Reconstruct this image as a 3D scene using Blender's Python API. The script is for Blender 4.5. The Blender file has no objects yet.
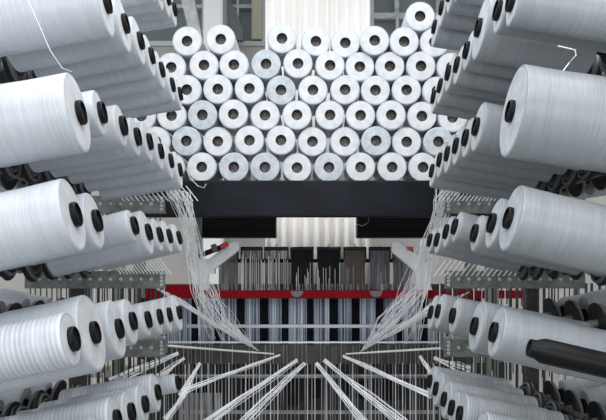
import bpy, bmesh, math, random
from mathutils import Vector, Matrix
random.seed(7)
R = math.radians
SC = bpy.context.scene
COL = SC.collection

# ------------------------------------------------------------ camera, world, lights
F = 730.0; CX = 305.0; CY = 272.0; H = 1.5          # focal length in px, principal point, eye height
cam_d = bpy.data.cameras.new('camera'); cam = bpy.data.objects.new('camera', cam_d); COL.objects.link(cam)
cam.location = (0, 0, H); cam.rotation_euler = (R(90), 0, 0)
cam_d.sensor_width = 36; cam_d.lens = F / 606 * 36
cam_d.shift_x = -(CX - 303) / 606; cam_d.shift_y = (CY - 210) / 606
cam_d.clip_start = 0.02
SC.camera = cam
SC.view_settings.view_transform = 'Standard'; SC.view_settings.look = 'None'
SC.view_settings.gamma = 1; SC.view_settings.use_curve_mapping = False
SC.view_settings.exposure = 0.0
w = bpy.data.worlds.new('world'); SC.world = w; w.use_nodes = True
bg = w.node_tree.nodes['Background']; bg.inputs[0].default_value = (0.86, 0.93, 1.0, 1); bg.inputs[1].default_value = 0.33

def area(name, loc, rot, sx, sy, power, color=(1, 1, 1)):
    d = bpy.data.lights.new(name, 'AREA'); d.shape = 'RECTANGLE'; d.size = sx; d.size_y = sy; d.energy = power; d.color = color
    o = bpy.data.objects.new(name, d); COL.objects.link(o); o.location = loc; o.rotation_euler = [R(a) for a in rot]; return o
area('hall_light_front', (0, -0.6, 3.6), (22, 0, 0), 2.6, 1.2, 46)
area('hall_light_middle', (0, 2.0, 4.2), (0, 0, 0), 1.2, 2.6, 42)
area('rear_fill', (0, 4.3, 4.0), (-35, 0, 0), 2.2, .8, 5)  # unseen fill, added for more light on loom and curtain
area('curtain_fill', (0, 3.98, 1.92), (12, 0, 0), 1.1, .08, 5.5, (1, .98, .95))  # no real lamp: added out of view to brighten the lower curtain
area('front_fill_behind_camera', (0, -2.6, 1.75), (90, 0, 0), 4.2, 1.5, 84, (.93, .97, 1))  # invented frontal source, added to light the loom and lower curtain
area('tube_lamp_left', (-1.5, .9, 3.6), (0, -22, 0), .12, 2.6, 26)
area('tube_lamp_right', (1.5, .9, 3.6), (0, 22, 0), .12, 2.6, 20)
area('left_fill', (-3.2, 3.6, 3.4), (0, -30, 0), .6, 2.4, 70)  # unseen fill, added to brighten the background on the left
area('right_fill', (3.2, 3.6, 3.4), (0, 30, 0), .6, 2.4, 55)  # unseen fill, added to brighten the background on the right

# ------------------------------------------------------------ helpers
def at(px, py, Y): return Vector(((px - CX) * Y / F, Y, H - (py - CY) * Y / F))

def tag(o, label=None, cat=None, group=None, kind=None):
    if label: o['label'] = label
    if cat: o['category'] = cat
    if group: o['group'] = group
    if kind: o['kind'] = kind
    return o
def empty(name, loc=(0, 0, 0)):
    o = bpy.data.objects.new(name, None); COL.objects.link(o); o.location = loc; o.empty_display_size = 0.02; return o

class MB:
    def __init__(s): s.bm = bmesh.new()
    def box(s, a, b, rot=None, bev=0):
        c = [(a[i] + b[i]) / 2 for i in range(3)]; d = [abs(b[i] - a[i]) for i in range(3)]
        m = Matrix.Translation(c) @ (rot or Matrix.Identity(4)) @ Matrix.Diagonal((*d, 1))
        r = bmesh.ops.create_cube(s.bm, size=1, matrix=m)
        if bev:
            es = list({e for v in r['verts'] for e in v.link_edges})
            bmesh.ops.bevel(s.bm, geom=es, offset=bev, segments=2, affect='EDGES', profile=0.5)
        return s
    def tube(s, pts, r, n=5, caps=True):
        pts = [Vector(p) for p in pts]; rings = []
        for i, p in enumerate(pts):
            d = (pts[min(i + 1, len(pts) - 1)] - pts[max(i - 1, 0)]).normalized()
            up = Vector((0, 0, 1)) if abs(d.z) < .9 else Vector((1, 0, 0))
            u = d.cross(up).normalized(); v = d.cross(u)
            rr = r[i] if isinstance(r, (list, tuple)) else r
            rings.append([s.bm.verts.new(p + rr * (math.cos(2 * math.pi * k / n) * u + math.sin(2 * math.pi * k / n) * v)) for k in range(n)])
        for a, b in zip(rings, rings[1:]):
            for k in range(n): s.bm.faces.new((a[k], a[(k + 1) % n], b[(k + 1) % n], b[k]))
        if caps: s.bm.faces.new(rings[0][::-1]); s.bm.faces.new(rings[-1])
        return s
    def lathe(s, prof, n=48, mat=None, closed=False):    # prof: (r, z) about local Z; r = 0 ends close to a point
        mat = mat or Matrix.Identity(4); rings = []
        for r, z in prof:
            if r < 1e-6: rings.append([s.bm.verts.new(mat @ Vector((0, 0, z)))])
            else: rings.append([s.bm.verts.new(mat @ Vector((r * math.cos(2 * math.pi * k / n), r * math.sin(2 * math.pi * k / n), z))) for k in range(n)])
        pr = list(zip(rings, rings[1:]))
        if closed: pr.append((rings[-1], rings[0]))
        for a, b in pr:
            for k in range(n):
                k2 = (k + 1) % n
                if len(a) == 1 and len(b) == 1: continue
                if len(a) == 1: s.bm.faces.new((a[0], b[k2], b[k]))
                elif len(b) == 1: s.bm.faces.new((a[k], a[k2], b[0]))
                else: s.bm.faces.new((a[k], a[k2], b[k2], b[k]))
        return s
    def prism(s, poly, thick):       # poly: list of Vector in a plane; thick: extrusion Vector
        a = [s.bm.verts.new(p) for p in poly]; b = [s.bm.verts.new(p + thick) for p in poly]; n = len(a)
        s.bm.faces.new(a); s.bm.faces.new(b[::-1])
        for k in range(n): s.bm.faces.new((a[k], b[k], b[(k + 1) % n], a[(k + 1) % n]))
        return s
    def build(s, name, mat, parent=None, smooth=False):
        bmesh.ops.recalc_face_normals(s.bm, faces=s.bm.faces)
        me = bpy.data.meshes.new(name); s.bm.to_mesh(me); s.bm.free()
        if smooth:
            for p in me.polygons: p.use_smooth = True
            me.set_sharp_from_angle(angle=R(35))
        me.materials.append(mat)
        o = bpy.data.objects.new(name, me); COL.objects.link(o); o.parent = parent; return o

def copy_tree(o, parent=None):
    c = o.copy(); COL.objects.link(c); c.parent = parent
    for ch in o.children: copy_tree(ch, c)
    return c

def mat(name, col, rough=.5, metal=0, col2=None, scale=(20, 20, 20), bump=0, bscale=None, spec=.5, detail=3, lo=.35, hi=.65):
    m = bpy.data.materials.new(name); m.use_nodes = True; nt = m.node_tree; b = nt.nodes['Principled BSDF']
    b.inputs['Base Color'].default_value = (*col, 1); b.inputs['Roughness'].default_value = rough
    b.inputs['Metallic'].default_value = metal; b.inputs['Specular IOR Level'].default_value = spec
    if col2 or bump:
        tc = nt.nodes.new('ShaderNodeTexCoord'); mp = nt.nodes.new('ShaderNodeMapping'); mp.inputs['Scale'].default_value = scale
        nt.links.new(tc.outputs['Object'], mp.inputs[0])
        nz = nt.nodes.new('ShaderNodeTexNoise'); nz.inputs['Scale'].default_value = 1; nz.inputs['Detail'].default_value = detail
        nt.links.new(mp.outputs[0], nz.inputs['Vector'])
        if col2:
            rp = nt.nodes.new('ShaderNodeValToRGB'); rp.color_ramp.elements[0].position = lo; rp.color_ramp.elements[1].position = hi
            rp.color_ramp.elements[0].color = (*col, 1); rp.color_ramp.elements[1].color = (*col2, 1)
            nt.links.new(nz.outputs['Fac'], rp.inputs[0]); nt.links.new(rp.outputs[0], b.inputs['Base Color'])
        if bump:
            bp = nt.nodes.new('ShaderNodeBump'); bp.inputs['Strength'].default_value = bump; bp.inputs['Distance'].default_value = .002
            nt.links.new(nz.outputs['Fac'], bp.inputs['Height']); nt.links.new(bp.outputs[0], b.inputs['Normal'])
    return m

def tape_mat(name, c1, c2, period):
    """wound plastic tape: fine bands along the axis crossed by a slow diagonal weave"""
    m = bpy.data.materials.new(name); m.use_nodes = True; nt = m.node_tree; b = nt.nodes['Principled BSDF']
    b.inputs['Roughness'].default_value = .34; b.inputs['Specular IOR Level'].default_value = .45
    tc = nt.nodes.new('ShaderNodeTexCoord'); L = nt.links.new
    wv = nt.nodes.new('ShaderNodeTexWave'); wv.bands_direction = 'Z'; wv.inputs['Scale'].default_value = period
    wv.inputs['Distortion'].default_value = 1.2; wv.inputs['Detail'].default_value = 2; wv.inputs['Detail Scale'].default_value = .6
    L(tc.outputs['Object'], wv.inputs['Vector'])
    mp = nt.nodes.new('ShaderNodeMapping'); mp.inputs['Scale'].default_value = (9, 9, 220); L(tc.outputs['Object'], mp.inputs[0])
    nz = nt.nodes.new('ShaderNodeTexNoise'); nz.inputs['Scale'].default_value = 1; nz.inputs['Detail'].default_value = 3; L(mp.outputs[0], nz.inputs['Vector'])
    mx = nt.nodes.new('ShaderNodeMath'); mx.operation = 'MULTIPLY_ADD'; mx.inputs[1].default_value = .30
    L(wv.outputs['Fac'], mx.inputs[0]); 
    h2 = nt.nodes.new('ShaderNodeMath'); h2.operation = 'MULTIPLY'; h2.inputs[1].default_value = .70; L(nz.outputs['Fac'], h2.inputs[0]); L(h2.outputs[0], mx.inputs[2])
    rp = nt.nodes.new('ShaderNodeValToRGB'); rp.color_ramp.elements[0].position = .2; rp.color_ramp.elements[1].position = .75
    rp.color_ramp.elements[0].color = (*c1, 1); rp.color_ramp.elements[1].color = (*c2, 1)
    L(mx.outputs[0], rp.inputs[0]); L(rp.outputs[0], b.inputs['Base Color'])
    bp = nt.nodes.new('ShaderNodeBump'); bp.inputs['Strength'].default_value = .35; bp.inputs['Distance'].default_value = .0015
    L(mx.outputs[0], bp.inputs['Height']); L(bp.outputs[0], b.inputs['Normal'])
    return m

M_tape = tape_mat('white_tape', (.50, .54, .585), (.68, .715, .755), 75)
M_tape2 = tape_mat('white_tape_shaded', (.29, .315, .335), (.43, .46, .485), 75)  # white tape with the right rack's shade put into the colour
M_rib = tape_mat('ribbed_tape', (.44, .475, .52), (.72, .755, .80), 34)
M_rib2 = tape_mat('ribbed_tape_shaded', (.30, .325, .35), (.56, .59, .615), 40)  # ribbed tape, darkened the same way for the shaded right side
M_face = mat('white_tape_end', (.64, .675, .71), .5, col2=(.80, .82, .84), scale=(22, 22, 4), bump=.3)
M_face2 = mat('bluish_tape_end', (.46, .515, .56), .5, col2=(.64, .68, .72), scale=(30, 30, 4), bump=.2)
M_black = mat('black_plastic', (.004, .004, .005), .45, spec=.25)
M_cup = mat('black_cup', (.006, .006, .007), .5, spec=.3, col2=(.018, .018, .02), scale=(15, 15, 15))
M_cupring = mat('grey_cup_ring', (.16, .16, .17), .45)
M_plug = mat('brown_grey_plug', (.08, .07, .065), .35, col2=(.42, .38, .36), scale=(60, 60, 60))
M_steel = mat('dull_steel', (.30, .31, .31), .4, .6, col2=(.42, .43, .43), scale=(20, 20, 20))
M_plate = mat('olive_grey_plate', (.13, .14, .13), .5, .2, col2=(.27, .285, .265), scale=(30, 30, 30), lo=.3, hi=.7)
M_darkpost = mat('dark_post', (.025, .027, .03), .5, col2=(.05, .052, .055))
M_navy = mat('navy_panel', (.002, .003, .006), .5, col2=(.007, .010, .017), scale=(5, 5, 9), bump=.2, spec=.2)
M_blackbeam = mat('black_beam', (.002, .002, .003), .6, spec=.2)
M_charcoal = mat('charcoal_beam', (.012, .012, .013), .6, spec=.25)
M_red = mat('red_paint', (.22, .001, .006), .6, spec=.12, col2=(.29, .002, .010), scale=(8, 8, 8))
M_redpart = mat('red_plastic', (.55, .03, .03), .4)
M_arm = mat('light_grey_paint', (.66, .68, .69), .45, col2=(.74, .76, .77))
M_green = mat('green_grey_post', (.20, .22, .19), .5, col2=(.26, .28, .25))
M_pleat = mat('white_pleat', (.80, .79, .76), .6, col2=(.88, .87, .85), scale=(4, 4, 1))
M_yarn = mat('white_yarn', (.90, .91, .94), .4)
M_yarn_g = mat('grey_yarn', (.16, .16, .16), .5, col2=(.50, .50, .51), scale=(60, 3, 3))
M_bluewarp = mat('blue_white_warp', (.09, .13, .19), .5, col2=(.72, .78, .86), scale=(260, 1, 1.5), lo=.4, hi=.6)
M_navywarp = mat('dark_warp', (.002, .003, .006), .6, spec=.2, col2=(.010, .014, .022), scale=(260, 1, 1))
M_brownwire = mat('brown_wire', (.075, .052, .042), .6, col2=(.15, .11, .09), scale=(90, 1, 6))
M_darkwire = mat('dark_wire', (.002, .002, .003), .6, spec=.2, col2=(.012, .012, .014), scale=(90, 1, 6))
M_greywire = mat('grey_wire', (.05, .05, .06), .5, col2=(.17, .17, .2), scale=(90, 1, 6))
M_rail = mat('pale_rail', (.42, .43, .44), .35, .3)
M_brightrail = mat('bright_rail', (.72, .72, .70), .3, .2)
M_loom = mat('dark_loom_body', (.010, .010, .010), .5, col2=(.03, .03, .028), scale=(30, 10, 10))
M_bench = mat('grey_brown_beam', (.030, .029, .026), .5, col2=(.065, .063, .058), scale=(40, 10, 10))
M_wall = mat('grey_wall', (.40, .39, .37), .8, col2=(.46, .45, .43), scale=(3, 3, 3))
M_side = mat('pale_wall', (.62, .63, .63), .8, col2=(.7, .7, .7), scale=(3, 3, 3))
M_floor = mat('concrete_floor', (.20, .20, .19), .6, col2=(.27, .27, .26), scale=(3, 3, 3), bump=.2)
M_frame = mat('white_frame', (.50, .53, .54), .5)
M_white = mat('white_column', (.95, .95, .94), .6)
M_glass = mat('grey_green_glass', (.17, .20, .20), .12, col2=(.24, .27, .27), scale=(1.5, 1, 1.5))
M_tan = mat('tan_curtain', (.42, .39, .28), .7, col2=(.50, .47, .36), scale=(60, 1, 1))
M_darkbag = mat('dark_cloth', (.13, .14, .14), .8)
M_beige = mat('beige_box', (.42, .40, .34), .6, col2=(.5, .48, .42))

# ------------------------------------------------------------ setting
fl = MB().box((-5, -3, -.05), (5, 8, 0)).build('floor', M_floor); tag(fl, kind='structure')
WY = 6.2
def wx(px): return at(px, 0, WY).x
def wz(py): return at(0, py, WY).z
ztop = wz(-60)
m = MB()      # back wall with openings for two windows
for x0, x1, z0, z1 in [(-5, wx(120), 0, ztop), (wx(120), wx(265), 0, wz(43)), (wx(265), wx(371), 0, ztop),
                       (wx(371), wx(436), 0, wz(60)), (wx(436), 5, 0, ztop)]:
    m.box((x0, WY, z0), (x1, WY + .2, z1))
tag(m.build('wall_back', M_wall), kind='structure')
tag(MB().box((-5.2, -3, 0), (-5, 8, ztop)).build('wall_left', M_side), kind='structure')
tag(MB().box((5, -3, 0), (5.2, 8, ztop)).build('wall_right', M_side), kind='structure')
# window 1 (left)
def window(name, px0, px1, py1, verts, hors, extra=None):
    fr = MB(); z1 = wz(py1)
    fr.box((wx(px0), WY - .03, z1 - .04), (wx(px1), WY + .05, z1))
    for p, wd in verts: fr.box((wx(p) - wd / 2, WY - .03, z1), (wx(p) + wd / 2, WY + .05, ztop))
    for p, wd in hors: fr.box((wx(px0), WY - .02, wz(p) - wd / 2), (wx(px1), WY + .05, wz(p) + wd / 2))
    o = fr.build(name, M_frame); tag(o, kind='structure')
    g = MB().box((wx(px0), WY + .06, z1), (wx(px1), WY + .075, ztop)).build('pane', M_glass, o)
    return o
window('window_1', 226, 265, 42, [(227, .03), (238, .02), (264.5, .04)], [(7, .03)])
window('window_2', 371, 436, 60, [(372, .03), (397, .025)], [(16.5, .05)])
window('window_3', 120, 207, 42, [(204, .03)], [(7, .03)])
tag(MB().box((wx(207), WY - .25, 0), (wx(226), WY - .1, ztop), bev=.02).build('trim_1', M_white), kind='structure')
tag(MB().box((wx(252), WY - .06, wz(41)), (wx(262), WY - .035, ztop)).build('tan_curtain', M_tan),
    'narrow tan curtain hanging at the right edge of the upper left window', 'curtain')
mb = MB()
p = [at(x, y, 6.0) for x, y in [(228, 40), (243, 40), (243, 30), (239, 18), (235, 8), (230, 0), (229, -20), (226, -20)]]
mb.prism(p, Vector((0, .05, 0)))
tag(mb.build('dark_cloth_drape', M_darkbag), 'dark grey cloth draped inside the window right of the white column', 'cloth')
# pipe conduit in right window
tag(MB().tube([at(396, -20, 6.05), at(397, 8, 6.05), at(394, 15, 6.05), at(386, 17, 6.05)], .02, 8).build('bent_conduit', M_frame, smooth=True),
    'thin white bent pipe in front of the upper right window', 'pipe')
# leaning grey strut upper left
tag(MB().prism([at(x, y, 4.6) for x, y in [(176, -20), (190, -20), (205, 52), (194, 52)]], Vector((0, .08, 0))).build('leaning_strut', M_steel),
    'slanting grey steel strut left of the bright white column', 'beam')

# white pleated sheet hanging behind the stack
def pleats(x0, x1, z0, z1, Y, n, amp, name, mt):
    bm = bmesh.new(); N = n * 8; a = []
    for i in range(N + 1):
        t = i / N; x = x0 + (x1 - x0) * t
        s = math.sin(2 * math.pi * n * t + .6 * math.sin(9 * t)) ; y = Y + amp * (abs(s) ** .6) * (1 if s > 0 else -1)
        a.append((bm.verts.new((x, y, z0)), bm.verts.new((x + .004 * math.sin(i), y, z1))))
    for p, q in zip(a, a[1:]): bm.faces.new((p[0], q[0], q[1], p[1]))
    me = bpy.data.meshes.new(name); bm.to_mesh(me); bm.free(); me.materials.append(mt)
    for f in me.polygons: f.use_smooth = True
    o = bpy.data.objects.new(name, me); COL.objects.link(o)
    so = o.modifiers.new('thick', 'SOLIDIFY'); so.thickness = .006
    return o
tag(pleats(at(266, 0, 4.3).x, at(371, 0, 4.3).x, at(0, 300, 4.3).z, at(0, -60, 4.3).z, 4.3, 10, .012, 'pleated_curtain', M_pleat),
    'tall white pleated curtain hanging behind the bobbin stack', 'curtain')

# ------------------------------------------------------------ bobbins
ORD = ['', 'first', 'second', 'third', 'fourth', 'fifth', 'sixth', 'seventh', 'eighth', 'ninth', 'tenth', 'eleventh', 'twelfth']
cache = {}
def make_bobbin(rad, L, rc, protrude, tape, face, n=56, stack=False):
    """axis = local Z, visible face at z = 0, body towards -Z, black core reaching out to +protrude"""
    key = (round(rad, 3), round(L, 3), rc, protrude, tape.name, face.name, stack)
    if key in cache: return cache[key], True
    root = empty('yarn_bobbin')
    rad = max(rad, rc + .003); e = min(.0035, (rad - rc) * .5)
    prof = [(rc, -.001), (rad - e * 1.6, 0), (rad - e * .6, -e * .25), (rad - e * .15, -e * .8), (rad, -e * 1.8)]
    k = 7
    for i in range(1, k): prof.append((rad - .0012 * math.sin(i * 2.3) ** 2, -e * 1.8 - (L - 3.6 * e) * i / k))
    prof += [(rad, -L + e * 1.8), (rad - e * .3, -L + e * .6), (rad - e * 1.5, -L), (rc, -L)]
    MB().lathe(prof, n, closed=True).build('winding', tape, root, smooth=True)
    # the wound end: a thin raised ring face
    f = MB().lathe([(rc, -.0005), (rc, .0010), (rad * .62, .0008), (rad - e * 1.7, .0003), (rad - e * 1.7, -.0005)], n, closed=True).build('wound_end', face, root, smooth=True)
    ri = rc - .003
    MB().lathe([(rc, -L - .01), (rc, protrude - .002), (rc - .0015, protrude), (ri, protrude), (ri, -L - .01)], 32, closed=True).build('core', M_black, root, smooth=True)
    if stack:
        MB().lathe([(0, -.045), (ri * .75, -.045), (ri * .8, -.035), (ri - .0003, -.022), (ri - .0003, -.06), (0, -.06)], 24).build('core_plug', M_plug, root, smooth=True)
    else:
        MB().lathe([(0, protrude - .006), (ri * .35, protrude - .004), (ri * .4, protrude - .007), (ri - .0003, protrude - .005), (ri - .0003, protrude - .014), (0, protrude - .014)], 24).build('end_cap', M_cup, root, smooth=True)
    cache[key] = root
    return root, False
def place(root, used, loc, direction, roll=0):
    o = copy_tree(root) if used else root
    q = Vector(direction).normalized().to_track_quat('Z', 'Y')
    o.rotation_mode = 'QUATERNION'; o.rotation_quaternion = q @ Matrix.Rotation(roll, 3, 'Z').to_quaternion(); o.location = loc
    return o

# the stack on the dark table
SY = 3.30; SR = .0665
rows = [[(420, 16.5)],
 [(187, 41), (221, 40), (282, 38.5), (316, 41), (345.5, 42), (374.5, 41), (404, 42), (434.5, 42)],
 [(171, 67), (204, 65), (234, 65), (266, 63.5), (298, 63.5), (330, 66), (360, 66), (390, 66), (421, 66), (451.5, 67)],
 [(157, 90.5), (187, 90), (218, 89.5), (249.5, 89), (281, 89.5), (313, 90), (345, 90), (375.5, 90), (406.5, 90), (437, 91), (467, 91)],
 [(141.5, 116), (172, 116), (202.5, 115), (233.5, 114.5), (265, 115), (297, 115), (330, 115), (360.5, 115.5), (391, 115.5), (422, 116), (453, 117)],
 [(156, 141.5), (186.5, 141), (217.5, 141), (249.5, 140.5), (281, 140.5), (312.5, 141), (345, 141), (376, 141), (407, 141.5), (438, 142), (468, 142)],
 [(140, 167.3), (170.5, 167.3), (202, 167.3), (234, 167.3), (265, 167.3), (297, 167.3), (329, 167.3), (360.5, 167.3), (392, 167.3), (423, 167.3), (454, 167.3)]]
rowname = ['the topmost lone bobbin', 'top full row', 'second full row', 'third full row', 'fourth full row', 'fifth full row', 'bottom row']
grey = {(2, 3): 1, (3, 4): 1, (4, 2): 1, (5, 1): 1, (5, 7): 1, (6, 3): 1, (6, 4): 1, (6, 6): 1, (5, 9): 1}
for ri_, rw in enumerate(rows):
    for ci, (px, py) in enumerate(rw):
        g = (ri_, ci) in grey
        root, used = make_bobbin(SR, .24, .0245, -.004, M_tape, M_face2 if g else M_face, 40, True)
        c = at(px, py, SY); c.y += random.uniform(-.012, .012)
        o = place(root, used, c, (random.uniform(-.03, .03), -1, random.uniform(-.02, .02)), random.uniform(0, 6.28))
        if ri_ == 0: lb = 'white yarn bobbin lying alone on top of the stack, above all others'
        else:
            lb = 'white yarn bobbin, %s from the left in the stack\'s %s' % (ORD[ci + 1], rowname[ri_])
            if g: lb = 'bluish white yarn bobbin, %s from the left in the stack\'s %s' % (ORD[ci + 1], rowname[ri_])
        tag(o, lb, 'bobbin', 'bobbins stacked on the dark table')

# the two creels: (hub px, hub py, diameter px); lateral distance of every face is .42 m
AX = .42; BL = .27
left = {
 -1: [(155, -19, 46), (163, -8, 44), (170, -2, 42), (176.5, 9.5, 33)],
 0: [(110, 3, 66), (128, 24, 56), (143, 41, 48), (154, 56, 42), (164, 70, 38), (174.5, 85, 34), (182, 94, 32)],
 1: [(84, 113, 80), (105, 113, 46), (126, 126, 43), (140, 137, 40), (152, 142, 40), (163, 151.5, 38), (173, 161, 37), (182, 170, 37)],
 2: [(79, 215, 76), (100, 221, 58), (137, 226, 33), (151, 232.5, 45), (162, 235, 34), (171.5, 236.5, 33), (181, 238, 30)],
 3: [(77, 339.5, 57), (98, 333, 78), (122, 329, 60), (135.5, 321.5, 47), (150.5, 320, 36), (162, 317, 36), (171.5, 315, 36), (181, 313, 37)],
 4: [(103, 447, 62), (120, 420, 48), (134, 412.5, 42), (147.5, 404.5, 40), (160, 392.5, 38), (179.5, 383, 19)]}
right = {
 -1: [(455, -19, 46), (447, -6, 44), (439.5, 8, 42), (432.5, 27, 43)],
 0: [(508, 1, 50), (495, 10.5, 45), (476, 28, 64), (464, 50.5, 40), (454.5, 65, 40), (446, 73, 38), (438, 86, 37), (431.5, 97, 33)],
 1: [(507.5, 111.5, 92), (473.5, 127, 56), (463, 138, 46), (453.5, 146, 40), (445, 154, 40), (437.5, 160, 36), (430, 171, 33)],
 2: [(505.5, 218.5, 73), (489, 223.5, 56), (472, 233.5, 38), (452.5, 227, 33), (444, 232, 33), (435, 240, 30), (428, 240.5, 26)],
 3: [(491, 332.5, 54), (472, 326.5, 53), (450.5, 316, 37), (436, 311.5, 36), (429, 312.5, 36)],
 4: [(494, 452, 56), (476, 436, 50), (457.5, 414.5, 42), (449.5, 408, 38), (442, 399.5, 38), (434, 389, 34), (428, 381.5, 32)]}
tilt = {-1: 9, 0: 10, 1: 9.5, 2: 13, 3: 12, 4: 11}
tiername = {-1: 'topmost row', 0: 'second row', 1: 'third row', 2: 'fourth row', 3: 'fifth row', 4: 'bottom row'}
def tail(o, pts, name, lb, r=.0012):
    tag(MB().tube(pts, r, 6).build(name, M_yarn, smooth=True), lb, 'yarn')
holder0 = None
def make_holder(r):
    root = empty('bobbin_holder')
    MB().lathe([(0, -.006), (r * .98, -.006), (r, 0), (r * .9, .006), (r * .72, .002), (r * .55, .016), (r * .3, .03), (.014, .045), (0, .045)], 32).build('cup', M_cup, root, smooth=True)
    c = MB()
    for q in (.86, .62):
        c.lathe([(r * q - .003, .004), (r * q - .003, .0125), (r * q + .003, .0125), (r * q + .003, .004)], 32, closed=True)
    c.build('cup_ring', M_cupring, root, smooth=True)
    MB().lathe([(0, .044), (.010, .044), (.010, .17), (.006, .18), (0, .18)], 16).build('peg', M_steel, root, smooth=True)
    MB().lathe([(0, -.05), (.012, -.05), (.012, -.005), (0, -.005)], 12).build('stem', M_steel, root, smooth=True)
    return root
hcache = {}; pp = {}
for side, data, sname in ((-1, left, 'left'), (1, right, 'right')):
    for t, lst in data.items():
        Zs = [AX * F / abs(px - CX) for px, _, _ in lst]
        P = [at(px, py, z) for (px, py, _), z in zip(lst, Zs)]
        rd = [d * z / F / 2 for (_, _, d), z in zip(lst, Zs)]
        for _ in range(6):
            for i in range(len(P) - 1):
                g = (P[i + 1] - P[i]).length * .97
                if rd[i] + rd[i + 1] > g:
                    k = g / (rd[i] + rd[i + 1]); rd[i] *= k; rd[i + 1] *= k
        for i, (p, r) in enumerate(zip(P, rd)):
            r = max(round(r * 500) / 500, .0245)
            a = R(tilt[t] + random.uniform(-.8, .8)); yaw = random.uniform(-.015, .015)
            d = Vector((-side * math.cos(a), yaw, math.sin(a)))
            far = i == len(P) - 1
            tp = M_tape if side < 0 else M_tape2  # right rack: its shade is painted in as darker tape
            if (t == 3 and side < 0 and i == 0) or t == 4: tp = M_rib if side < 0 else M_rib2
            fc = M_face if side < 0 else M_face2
            root, used = make_bobbin(r, BL, .0235, .011, tp, fc, 72)
            o = place(root, used, p + Vector((side * .011, 0, 0)), d, random.uniform(0, 6.28))
            if t == 3 and side < 0 and i == 0: dsc = 'strongly ribbed white tape bobbin'
            elif r > .07: dsc = 'thick full white tape bobbin'
            elif r < .035: dsc = 'nearly empty slim tape bobbin'
            else: dsc = 'white tape bobbin'
            pos = 'nearest' if i == 0 else ('farthest' if far else '%s nearest' % ORD[i + 1])
            tag(o, '%s, %s in the %s of the %s rack' % (dsc, pos, tiername[t], sname), 'bobbin', 'bobbins on the %s rack' % sname)
            # cup that carries it
            gap = min([(P[j] - p).length for j in (i - 1, i + 1) if 0 <= j < len(P)])
            hr = round(min(.064, gap * .49), 2)
            if hr not in hcache: hcache[hr] = make_holder(hr); hu = False
            else: hu = True
            h = place(hcache[hr], hu, p + Vector((side * .011, 0, 0)) - d * (BL + .012 + .05), d)
            tag(h, 'black ringed cup behind the %s bobbin in the %s of the %s rack' % (pos, tiername[t], sname), 'bobbin holder', 'black cups carrying the %s rack bobbins' % sname)
    # steel rails that carry the cups, one per row, and the posts
    for t in (-1, 0, 1, 2, 3, 4):
        zc = {-1: .845, 0: .585, 1: .35, 2: .11, 3: -.132, 4: -.37}[t] + H
        a = R(tilt[t]); L = BL + .115
        x = side * (AX + L * math.cos(a)); z = zc - L * math.sin(a)
        o = MB().box((x + (0 if side > 0 else -.03), 1.15, z - .02), (x + (.03 if side > 0 else 0), 2.72, z + .02), bev=.003).build('cup_rail', M_darkpost)
        tag(o, 'dark steel rail carrying the cups of the %s on the %s rack' % (tiername[t], sname), 'rail', 'rails of the %s rack' % sname)
    for Y, nm in ((1.12, 'nearest'), (2.78, 'farthest')):
        o = MB().box((side * .86 - .025, Y - .025, 0), (side * .86 + .025, Y + .025, 2.5), bev=.003).build('rack_post', M_darkpost)
        tag(o, 'dark upright post, %s of the %s rack' % (nm, sname), 'post')
    # perforated olive plates across the far end of the rack
    for k, (h, nm, x1) in enumerate(((.248, 'upper', 167), (-.026, 'middle', 166), (-.275, 'lower', 166))):
        Y = 2.66; z = H + h; xi = .51; xo = 1.02
        root = empty('guide_plate', (side * .75, Y, z))
        pl = MB(); pl.box((side * xi - side * .75, -.004, -.030), (side * xo - side * .75, .004, .030))
        pl.box((side * xi - side * .75, -.004, -.034), (side * xo - side * .75, .022, -.030)); pl.build('plate', M_plate, root)
        def part(proto, nm_, build, loc, sc=1):
            o = proto.get(nm_)
            if o is None: o = proto[nm_] = build(); o.parent = root
            else: o = o.copy(); COL.objects.link(o); o.parent = root
            o.location = loc; o.scale = (1, 1, sc)
        for q in range(13):
            for dz in ((0,) if q > 0 else (-.02, -.007, .007, .02)):
                part(pp, 'eyelet', lambda: MB().lathe([(.0025, -.002), (.0055, -.002), (.0055, .002), (.0025, .002)], 10, Matrix.Rotation(R(90), 4, 'X'), closed=True).build('eyelet', M_brightrail),
                     (side * (xi + .012 + q * .037) - side * .75, -.005, dz))
        for q in range(26):
            part(pp, 'pin', lambda: MB().tube([(0, 0, 0), (0, 0, -.1)], .0024, 5).build('hanging_pin', M_darkpost),
                 (side * (xi + .02 + q * .019 + random.uniform(-.004, .004)) - side * .75, .012, -.03), random.uniform(.55, .9))
        tag(root, 'grey olive plate with small eyelets, %s of three on the %s rack' % (nm, sname), 'plate', 'perforated plates of the %s rack' % sname)

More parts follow.
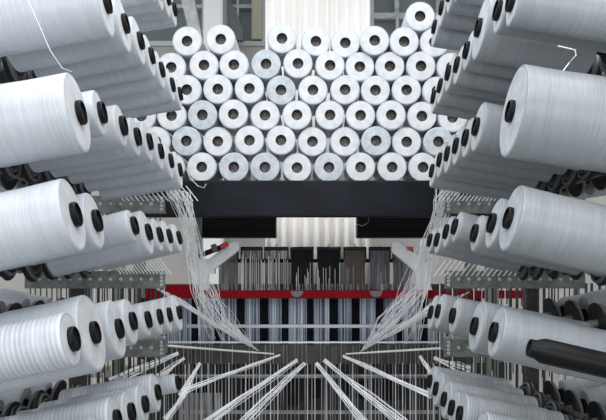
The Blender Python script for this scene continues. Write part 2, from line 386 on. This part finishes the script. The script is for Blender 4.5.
# bobbins on the far (outer) face of each rack, tilted up outward
for side, sname in ((-1, 'left'), (1, 'right')):
    for t in (1, 2, 3, 4):
        zc = {1: .35, 2: .11, 3: -.132, 4: -.37}[t] + H
        a = R(tilt[t]); L = BL + .115
        for i in range(4):
            Y = 1.92 + .2 * i + random.uniform(-.01, .01)
            d = Vector((side * math.cos(a), 0, math.sin(a)))
            bx_ = side * (AX + L * math.cos(a)); z = zc - L * math.sin(a)
            base = Vector((bx_ + side * .055, Y, z + (.065 if t == 3 else .01)))
            r = random.choice((.05, .056, .062))
            root, used = make_bobbin(r, BL, .0235, .011, M_tape if side < 0 else M_rib2, M_face, 72)  # right side again takes the tape with shade painted in
            o = place(root, used, base + d * (BL + .04), d)
            q = 'nearest' if i == 0 else ('farthest' if i == 3 else ORD[i + 1] + ' nearest')
            tag(o, 'white bobbin on the outer side of the %s rack, %s in the %s' % (sname, q, tiername[t]), 'bobbin', 'bobbins on the outer side of the %s rack' % sname)
            h = place(hcache[sorted(hcache)[-1]], True, base, d)
            tag(h, 'black cup on the outer side of the %s rack, %s in the %s' % (sname, q, tiername[t]), 'bobbin holder', 'black cups on the outer side of the %s rack' % sname)

# empty black core at the near end of the right rack
root = empty('empty_core')
rr = .024
MB().lathe([(rr * .55, 0), (rr * .70, -.002), (rr * .74, .010), (rr * .96, .022), (rr, .026), (rr, .27), (rr * .72, .27), (rr * .55, .1)], 28, closed=True).build('tube', M_black, root, smooth=True)
MB().lathe([(0, .002), (rr * .54, .002), (rr * .54, .02), (0, .02)], 16).build('end_cap', M_cup, root)
cpos = at(530, 348, 1.37); a = R(13)
dd = Vector((-math.cos(a), 0, math.sin(a)))
root.rotation_mode = 'QUATERNION'; root.rotation_quaternion = (-dd).to_track_quat('Z', 'Y'); root.location = cpos
tag(root, 'bare black bobbin core on the right rack with no tape left', 'bobbin core')
h = place(hcache[sorted(hcache)[-1]], True, cpos - dd * .33, dd)
tag(h, 'black ringed cup behind the bare black core on the right rack', 'bobbin holder', 'black cups carrying the right rack bobbins')

# ------------------------------------------------------------ dark table under the stack
root = empty('stack_table', (0, 3.4, 0))
x0 = at(110, 0, 3.28).x; x1 = at(500, 0, 3.28).x; zt = at(0, 167.3, SY).z - SR - .0005; zb = at(0, 217, 3.2).z
MB().box((x0, -.2, zb + .0), (x1, -.16, zt - .004), bev=.006).build('front_panel', M_navy, root)
MB().box((x0, -.16, zt - .03), (x1, .32, zt), bev=.002).build('table_top', M_charcoal, root)
for xx in (x0 + .04, x1 - .04):
    for yy in (-.13, .29): MB().box((xx - .025, yy - .025, 0), (xx + .025, yy + .025, zt - .03)).build('leg', M_green, root)
tag(root, 'long dark navy fronted table carrying the stack of bobbins', 'table')

# black beams below the table
for (pa, pb, nm) in ((201, 276, 'left'), (357, 436, 'right')):
    Y = 3.75
    root = empty('black_beam', at((pa + pb) / 2, 237, Y)); o = root.location
    a1 = at(pa, 228, Y) - o; b1 = at(pb, 216, Y) - o
    MB().box((a1.x, 0, a1.z), (b1.x, .1, b1.z)).build('upper_face', M_charcoal, root)
    a1 = at(pa, 237.5, Y) - o; b1 = at(pb, 228, Y) - o
    MB().box((a1.x, -.03, a1.z), (b1.x, .1, b1.z)).build('lower_lip', M_blackbeam, root)
    tag(root, 'black horizontal beam under the dark table, %s of the white curtain' % nm, 'beam')
tag(MB().box(at(195, 262, 3.62), at(202, 200, 3.66)).build('green_post', M_green), 'short green grey upright left of the black beam', 'post')

# ------------------------------------------------------------ loom: hanging wire blocks
LY = 3.62
blocks = [(219, 238, 'grey', 2), (241.5, 262, 'dark', 1), (265, 288, 'dark', 1), (291, 313, 'dark', 0), (317.5, 340, 'dark', 0), (344, 365.5, 'brown', 0), (369.5, 390, 'grey', 0), (393, 412, 'grey', 1)]
mats = {'dark': M_darkwire, 'brown': M_brownwire, 'grey': M_greywire}
desc = ['', '', '', '', '', '', '', '']
names = ['black topped wire block nearest the left grey arm', 'black wire block with pale gaps, second from the left grey arm', 'black wire block with pale gaps, third from the left grey arm',
         'solid black wire block left of the curtain middle, above the red beam', 'solid black wire block directly left of the brown one', 'brown wire block hanging above the red beam',
         'pale grey wire block directly right of the brown one', 'grey wire block partly behind the right grey arm']
for (pa, pb, kd, sparse), nm in zip(blocks, names):
    o0 = at((pa + pb) / 2, 248, LY); root = empty('wire_block', o0)
    hw = (pb - pa) / 2 * LY / F; ht = 41 * LY / F
    MB().box((-hw - .004, -.022, -.012), (hw + .004, .022, .006), bev=.005).build('top_bar', M_black, root)
    MB().box((-.006, -.004, .006), (.006, .004, .022)).build('hook', M_steel, root)
    n = 26 if sparse == 0 else 17
    wm = MB()
    for k in range(n):
        x = -hw + .003 + (2 * hw - .006) * k / (n - 1); wd = .0026 if sparse == 0 else .0017
        if sparse == 0: wd = (hw / n) * .92
        wm.box((x - wd, random.uniform(-.012, 0), -ht), (x + wd, .004 + random.uniform(0, .01), -.01))
    wm.build('wires', mats[kd], root)
    if sparse == 0: MB().box((-hw + .004, .012, -ht), (hw - .004, .016, -.01)).build('backing', mats[kd], root)
    wy = MB()
    for k in range(9 if sparse == 0 else 15):
        x = random.uniform(-hw, hw); zt_ = -ht * random.uniform(.35, .8) if sparse == 0 else -ht * random.uniform(.02, .3)
        wy.tube([(x, -.016, zt_), (x + random.uniform(-.002, .002), -.016, -ht - .005)], .0014, 4)
    wy.build('threads', M_yarn_g if kd != 'dark' else M_yarn, root)
    for s in (-1, 1):
        MB().box((s * hw - .003, -.02, -.06), (s * hw + .003, .016, -.008)).build('side_clip', M_black, root)
    tag(root, nm, 'wire block', 'wire blocks hanging over the red beam')
tag(MB().box(at(198, 262.5, 3.66), at(430, 259, 3.68)).build('block_bar', M_blackbeam), 'thin black bar running behind the row of wire blocks', 'bar')
tag(MB().box(at(150, 292, 3.66), at(470, 284, 3.68)).build('block_sill', M_bench), 'grey brown sill directly above the red beam', 'bar')
mm = MB()
for k in range(120):
    x = random.uniform(205, 430); mm.tube([at(x, 284, 3.6), at(x + random.uniform(-1, 1), 291.5, 3.57)], .0013, 4)
tag(mm.build('thread_fringe', M_yarn_g), 'fringe of short grey threads along the top of the red beam', 'thread', kind='stuff')

# red beam
root = empty('red_beam', at(305, 294, 3.5)); o0 = root.location
a1 = at(146, 298.5, 3.5) - o0; b1 = at(535, 290.5, 3.5) - o0
MB().box((a1.x, 0, a1.z), (b1.x, .06, b1.z), bev=.003).build('beam', M_red, root)
a1 = at(146, 291, 3.5) - o0; b1 = at(196, 285, 3.5) - o0
MB().box((a1.x, 0, a1.z), (b1.x, .06, b1.z), bev=.003).build('raised_end', M_red, root)
for px in (297, 376):
    c = at(px, 293, 3.5) - o0
    MB().prism([Vector((c.x + .03 * math.cos(math.pi * (1 + k / 12)), -.006, c.z + .01 + .03 * math.sin(math.pi * (1 + k / 12)))) for k in range(13)], Vector((0, .005, 0))).build('grey_tab', M_cupring, root)
tag(root, 'long red painted beam across the loom below the wire blocks', 'beam')

# light grey arms
root = empty('grey_arm', at(212, 275, 3.42)); o0 = root.location
q = lambda pts, Y: [at(x, y, Y) - o0 for x, y in pts]
MB().prism(q([(208, 259.5), (232, 242), (239, 242.5), (239, 250), (214.5, 269), (214.5, 274), (208, 274)], 3.4), Vector((0, .05, 0))).build('arm', M_arm, root)
MB().prism(q([(198.5, 259), (208, 259), (208, 290), (200, 290)], 3.4), Vector((0, .05, 0))).build('upright', M_arm, root)
MB().tube(q([(199, 256), (224, 246)], 3.37), .012, 8).build('dark_rod', M_black, root)
MB().tube(q([(212, 249), (217, 247.5)], 3.36), .02, 10).build('brown_knob', M_brownwire, root)
MB().tube(q([(221, 247), (228, 243.5)], 3.36), .012, 10).build('red_knob', M_redpart, root)
tag(root, 'light grey slanted arm with red and dark rods, left end of loom', 'bracket')
root = empty('grey_arm', at(405, 275, 3.42)); o0 = root.location
q = lambda pts, Y: [at(x, y, Y) - o0 for x, y in pts]
MB().prism(q([(392, 243), (398, 241.5), (421, 258), (415, 271), (392, 252)], 3.4), Vector((0, .05, 0))).build('arm', M_arm, root)
MB().prism(q([(413, 262), (424, 258), (432, 290), (418, 290)], 3.42), Vector((0, .05, 0))).build('upright', M_arm, root)
c = at(410, 248.5, 3.39) - o0
MB().lathe([(0, 0), (.016, 0), (.014, .008), (0, .01)], 16, Matrix.Translation(c) @ Matrix.Rotation(R(90), 4, 'X') @ Matrix.Diagonal((1, .6, 1, 1))).build('red_button', M_redpart, root)
tag(root, 'light grey slanted arm with one red button, right end of loom', 'bracket')

# warp sheet
def strips(ranges, y0, y1, Y, m, name, step=1.1, wd=.0024, keep=1.0):
    mb = MB()
    for a, b in ranges:
        x = a
        while x < b:
            if random.random() < keep:
                p = at(x, y1, Y); q_ = at(x + random.uniform(-.15, .15), y0, Y); dy = random.uniform(-.004, .004)
                mb.tube([p + Vector((0, dy, 0)), q_ + Vector((0, dy, 0))], wd, 4)
            x += step * random.uniform(.7, 1.3)
    return mb.build(name, m)
dark = [(191, 199), (214, 222), (237, 245.5), (260, 269), (282, 289), (306.5, 314.5), (329, 338.5), (351.5, 360.5), (376, 384), (397, 403), (420, 428)]
light = [(150, 191)] + [(a[1], b[0]) for a, b in zip(dark, dark[1:])] + [(428, 470)]
tag(strips(light, 298, 346, 3.56, M_bluewarp, 'blue_white_warp', .95, .0028, .93), 'bands of blue white warp threads hanging below the red beam', 'warp thread', kind='stuff')
tag(strips(dark, 298, 346, 3.565, M_navywarp, 'dark_warp', .9, .0032), 'bands of near black warp threads between the blue white ones', 'warp thread', kind='stuff')
tag(MB().box(at(140, 346, 3.62), at(480, 298, 3.66)).build('warp_backing', M_charcoal), 'dark panel directly behind the striped warp threads', 'panel')
tag(MB().box(at(186, 328, 3.48), at(428, 324.3, 3.5), bev=.002).build('upper_rail', M_rail), 'pale grey rail crossing in front of the striped warp', 'rail')
tag(MB().box(at(168, 343.2, 3.44), at(445, 341.2, 3.46)).build('bright_rail', M_brightrail), 'thin bright rail along the bottom of the striped warp', 'rail')
tag(MB().box(at(140, 364, 3.5), at(470, 343.6, 3.58)).build('breast_beam', M_bench), 'wide grey brown beam below the bright rail', 'beam')
tag(MB().tube([at(160, 345.2, 3.1), at(274, 354, 3.34)], [.006, .004], 6).build('guide_bar', M_brightrail), 'thin slanting bright bar pointing inward from the left rack', 'bar')
tag(MB().tube([at(346, 354, 3.34), at(446, 348, 3.1)], [.004, .006], 6).build('guide_bar', M_brightrail), 'thin slanting bright bar pointing inward from the right rack', 'bar')
# lower loom body
root = empty('loom_body', (0, 3.9, 0)); 
mb = MB(); a1 = at(100, 500, 3.8); b1 = at(510, 364, 3.8)
mb.box((a1.x, -.05, 0), (b1.x, .6, b1.z)); mb.build('housing', M_loom, root)
for (pa, pb, y0, y1) in [(196, 210, 380, 398), (243, 252, 378, 400), (287, 300, 376, 405), (310, 322, 376, 398), (345, 372, 380, 398), (383, 400, 378, 400)]:
    p0 = at(pa, y1, 3.74); p1 = at(pb, y0, 3.74)
    MB().box((p0.x, -.17, p0.z), (p1.x, -.05, p1.z)).build('black_module', M_blackbeam, root)
tag(root, 'dark housing of the loom below the wide grey brown beam', 'loom')
tag(MB().box(at(150, 378, 3.66), at(470, 374.5, 3.70)).build('lower_bar', M_rail), 'grey bar across the dark loom housing', 'bar')
tag(MB().box(at(180, 414, 3.66), at(450, 410, 3.70)).build('bottom_bar', M_steel), 'lowest steel bar across the dark loom housing', 'bar')
tag(strips([(150, 460)], 363, 440, 3.55, M_yarn_g, 'lower_warp', 3.2, .0022, .8), 'thin grey threads hanging over the dark loom housing', 'warp thread', kind='stuff')
tag(strips([(185, 460)], 363, 440, 3.5, M_yarn, 'white_lower_warp', 6, .0019, .6), 'sparse white threads hanging over the dark loom housing', 'warp thread', kind='stuff')
tag(strips([(160, 455)], 344, 364, 3.49, M_yarn_g, 'beam_threads', 4, .0016, .8), 'thin grey threads in front of the wide grey brown beam', 'warp thread', kind='stuff')
tag(strips([(180, 224)], 393, 440, 3.3, M_yarn_g, 'thread_curtain', 1.3, .0026, .9), 'dense grey panel of threads at the lower left of the loom', 'warp thread', kind='stuff')

# ------------------------------------------------------------ yarn bundles
def bundle(name, lb, starts, ends, n, r=.0013, waist=None, mt=None, jitter=.003):
    """n strands from points on one polyline to points on another, optional waist between; each point (px,py,Y)"""
    mb = MB()
    def pick(pl, t):
        k = t * (len(pl) - 1); i = min(int(k), len(pl) - 2); f = k - i
        return at(*pl[i]).lerp(at(*pl[i + 1]), f)
    for k in range(n):
        t = k / max(n - 1, 1)
        a = pick(starts, min(1, max(0, t + random.uniform(-.05, .05)))); b = pick(ends, random.random())
        pts = [a]
        if waist:
            for wl in waist: pts.append(pick(wl, min(1, max(0, .5 * t + .5 * random.random()))))
        pts.append(b)
        out = []
        for p, q2 in zip(pts, pts[1:]):
            for s in range(3):
                f = s / 3; out.append(p.lerp(q2, f) + Vector([random.uniform(-jitter, jitter) * (1 if s else .3) for _ in range(3)]))
        out.append(pts[-1]); mb.tube(out, r, 4)
    return tag(mb.build(name, mt or M_yarn), lb, 'yarn bundle')
bundle('yarn_bundle', 'thick bundle of white yarns dropping from the left rack to the loom', [(165, 188, 2.7), (190, 192, 2.8)], [(252, 347, 3.36), (259, 351, 3.36)], 36, .0011,
       [[(180, 225, 2.85), (201, 225, 2.85)], [(182, 262, 3.0), (211, 262, 3.0)], [(188, 292, 3.1), (222, 290, 3.15)], [(205, 322, 3.2), (238, 318, 3.25)]], jitter=.006)
bundle('yarn_bundle', 'thick bundle of white yarns dropping from the right rack to the loom', [(435, 188, 2.7), (462, 190, 2.7)], [(360, 352, 3.36), (368, 348, 3.36)], 40, .0011,
       [[(427, 222, 2.85), (448, 222, 2.85)], [(411, 258, 3.0), (440, 262, 3.0)], [(396, 290, 3.15), (430, 292, 3.1)], [(374, 318, 3.25), (408, 322, 3.2)]], jitter=.006)
bundle('yarn_bundle', 'sparse white yarns fanning from the left rack above the red beam', [(150, 285, 2.75), (180, 298, 2.75)], [(222, 330, 3.3), (250, 347, 3.36)], 16, .0012)
bundle('yarn_bundle', 'sparse white yarns fanning from the right rack above the red beam', [(435, 300, 2.9), (446, 300, 2.8), (470, 292, 2.7)], [(372, 344, 3.36), (392, 336, 3.3)], 18, .0012)
bundle('yarn_bundle', 'loose white yarns hanging left of the loom below the rack plate', [(184, 230, 2.95), (196, 240, 2.95)], [(196, 335, 3.2), (225, 341, 3.25)], 8, .0012, [[(190, 290, 3.0), (205, 300, 3.1)]])
bundle('yarn_bundle', 'loose white yarns hanging right of the loom below the rack plate', [(420, 240, 2.95), (440, 235, 2.95)], [(405, 338, 3.2), (425, 341, 3.2)], 9, .0012, [[(412, 295, 3.1), (432, 295, 3.0)]])
flats = [
 ('flat white yarn bundle running from loom centre far to the left', (280, 355, 3.35), (184, 391, 2.6), 2.0),
 ('flat white yarn bundle left of centre running to the lower left', (297, 360, 3.3), (205, 424, 2.3), 3.0),
 ('flat white yarn bundle nearest centre running to the lower left', (305, 363, 3.3), (243, 424, 2.3), 3.6),
 ('flat white yarn bundle nearest centre running to the lower right', (316, 363, 3.3), (366, 424, 2.3), 3.6),
 ('flat white yarn bundle right of centre running to the lower right', (324, 360, 3.3), (404, 424, 2.3), 4.2),
 ('flat white yarn bundle running from loom centre far to the right', (343, 356, 3.35), (432, 396, 2.6), 2.0),
 ('short white yarn bundle, leftmost, at the end of the left rack', (178, 353, 3.1), (110, 382, 2.7), 3.0),
 ('short white yarn bundle, second from left, at the end of the left rack', (184, 358, 3.1), (158, 378, 2.7), 2.5),
 ('short white yarn bundle, third from left, beside the thread panel', (200, 363, 3.1), (181, 396, 2.7), 3.0),
 ('short white yarn bundle, fourth from left, leading to the slim bobbin', (186, 391, 2.6), (166, 420, 2.4), 2.5),
 ('short white yarn bundle, left of two at the right rack end', (420, 356, 3.1), (434, 380, 2.7), 3.0),
 ('short white yarn bundle, right of two at the right rack end', (434, 358, 3.1), (470, 372, 2.7), 3.5)]
for lb, a, b, wd in flats:
    dx, dy = b[0] - a[0], b[1] - a[1]; l = math.hypot(dx, dy); nx, ny = -dy / l, dx / l
    w0, w1 = wd * .45, wd * 1.5
    bundle('yarn_bundle', lb, [(a[0] - nx * w0, a[1] - ny * w0, a[2]), (a[0] + nx * w0, a[1] + ny * w0, a[2])],
           [(b[0] - nx * w1, b[1] - ny * w1, b[2]), (b[0] + nx * w1, b[1] + ny * w1, b[2])], 13, .0012, jitter=.006)
# threads falling between the bottom of the third rows and the plates
for px0, px1, py0, py1, Y, lb in ((118, 192, 190, 199, 2.64, 'short white yarns above the upper left olive plate'), (440, 500, 190, 199, 2.64, 'short white yarns above the upper right olive plate'),
                            (115, 165, 262, 272, 2.64, 'short white yarns above the middle left olive plate'), (440, 520, 264, 274, 2.64, 'short white yarns above the middle right olive plate')):
    mb = MB()
    for k in range(16):
        x = px0 + (px1 - px0) * k / 15; s = 6 if px0 < 300 else -6
        mb.tube([at(x - s, py0 - 4, Y), at(x + s, py1 + 2, Y)], .0016, 4)
    tag(mb.build('yarn_fan', M_yarn), lb, 'yarn', kind='stuff')
# loose tails
tail(None, [at(25, -8, 1.30), at(36, 18, 1.30), at(50, 50, 1.31), at(62, 68, 1.32), at(72, 72, 1.36)], 'loose_yarn', 'loose white yarn strand crossing the upper left bobbins', .0008)
tail(None, [at(558, 46, 1.42), at(567, 48, 1.42), at(575, 50, 1.42), at(576, 55, 1.42), at(569, 63, 1.42), at(563, 71, 1.40)], 'loose_yarn', 'curled yarn tail above the big upper right bobbin', .0012)
tail(None, [at(186, 168, 3.27), at(190, 178, 3.22), at(198, 186, 3.17), at(204, 188, 3.17), at(206, 184, 3.18)], 'loose_yarn', 'thin yarn tail hanging over the left end of the navy table front', .0012)
tail(None, [at(356, 224, 3.71), at(362, 226, 3.70), at(368, 223, 3.70), at(369, 217, 3.70)], 'loose_yarn', 'small curled yarn end on the right black beam', .0012)
for rng, nm in (([(60, 165)], 'left'), ([(440, 606)], 'right')):
    tag(strips(rng, 283, 440, 3.0, M_yarn, 'hanging_yarns', 11, .0014, .6), 'white yarns hanging straight down behind the %s rack plates' % nm, 'yarn', kind='stuff')
    tag(strips(rng, 283, 440, 3.16, M_darkpost, 'hanging_rods', 8, .0065, .85), 'dark thin rods standing behind the %s rack plates' % nm, 'rod', kind='stuff')
# background boxes low behind the racks
tag(MB().box(at(70, 378, 3.3), at(150, 357, 3.6), bev=.01).build('beige_box', M_beige), 'beige box low behind the left rack', 'box')
tag(MB().box(at(110, 356, 3.0), at(168, 336, 3.1), bev=.005).build('olive_box', M_plate), 'olive grey housing behind the left rack beside the bright rail', 'box')
tag(MB().box(at(445, 352, 3.0), at(476, 336, 3.1), bev=.005).build('olive_box', M_plate), 'olive grey housing behind the right rack beside the bright rail', 'box')
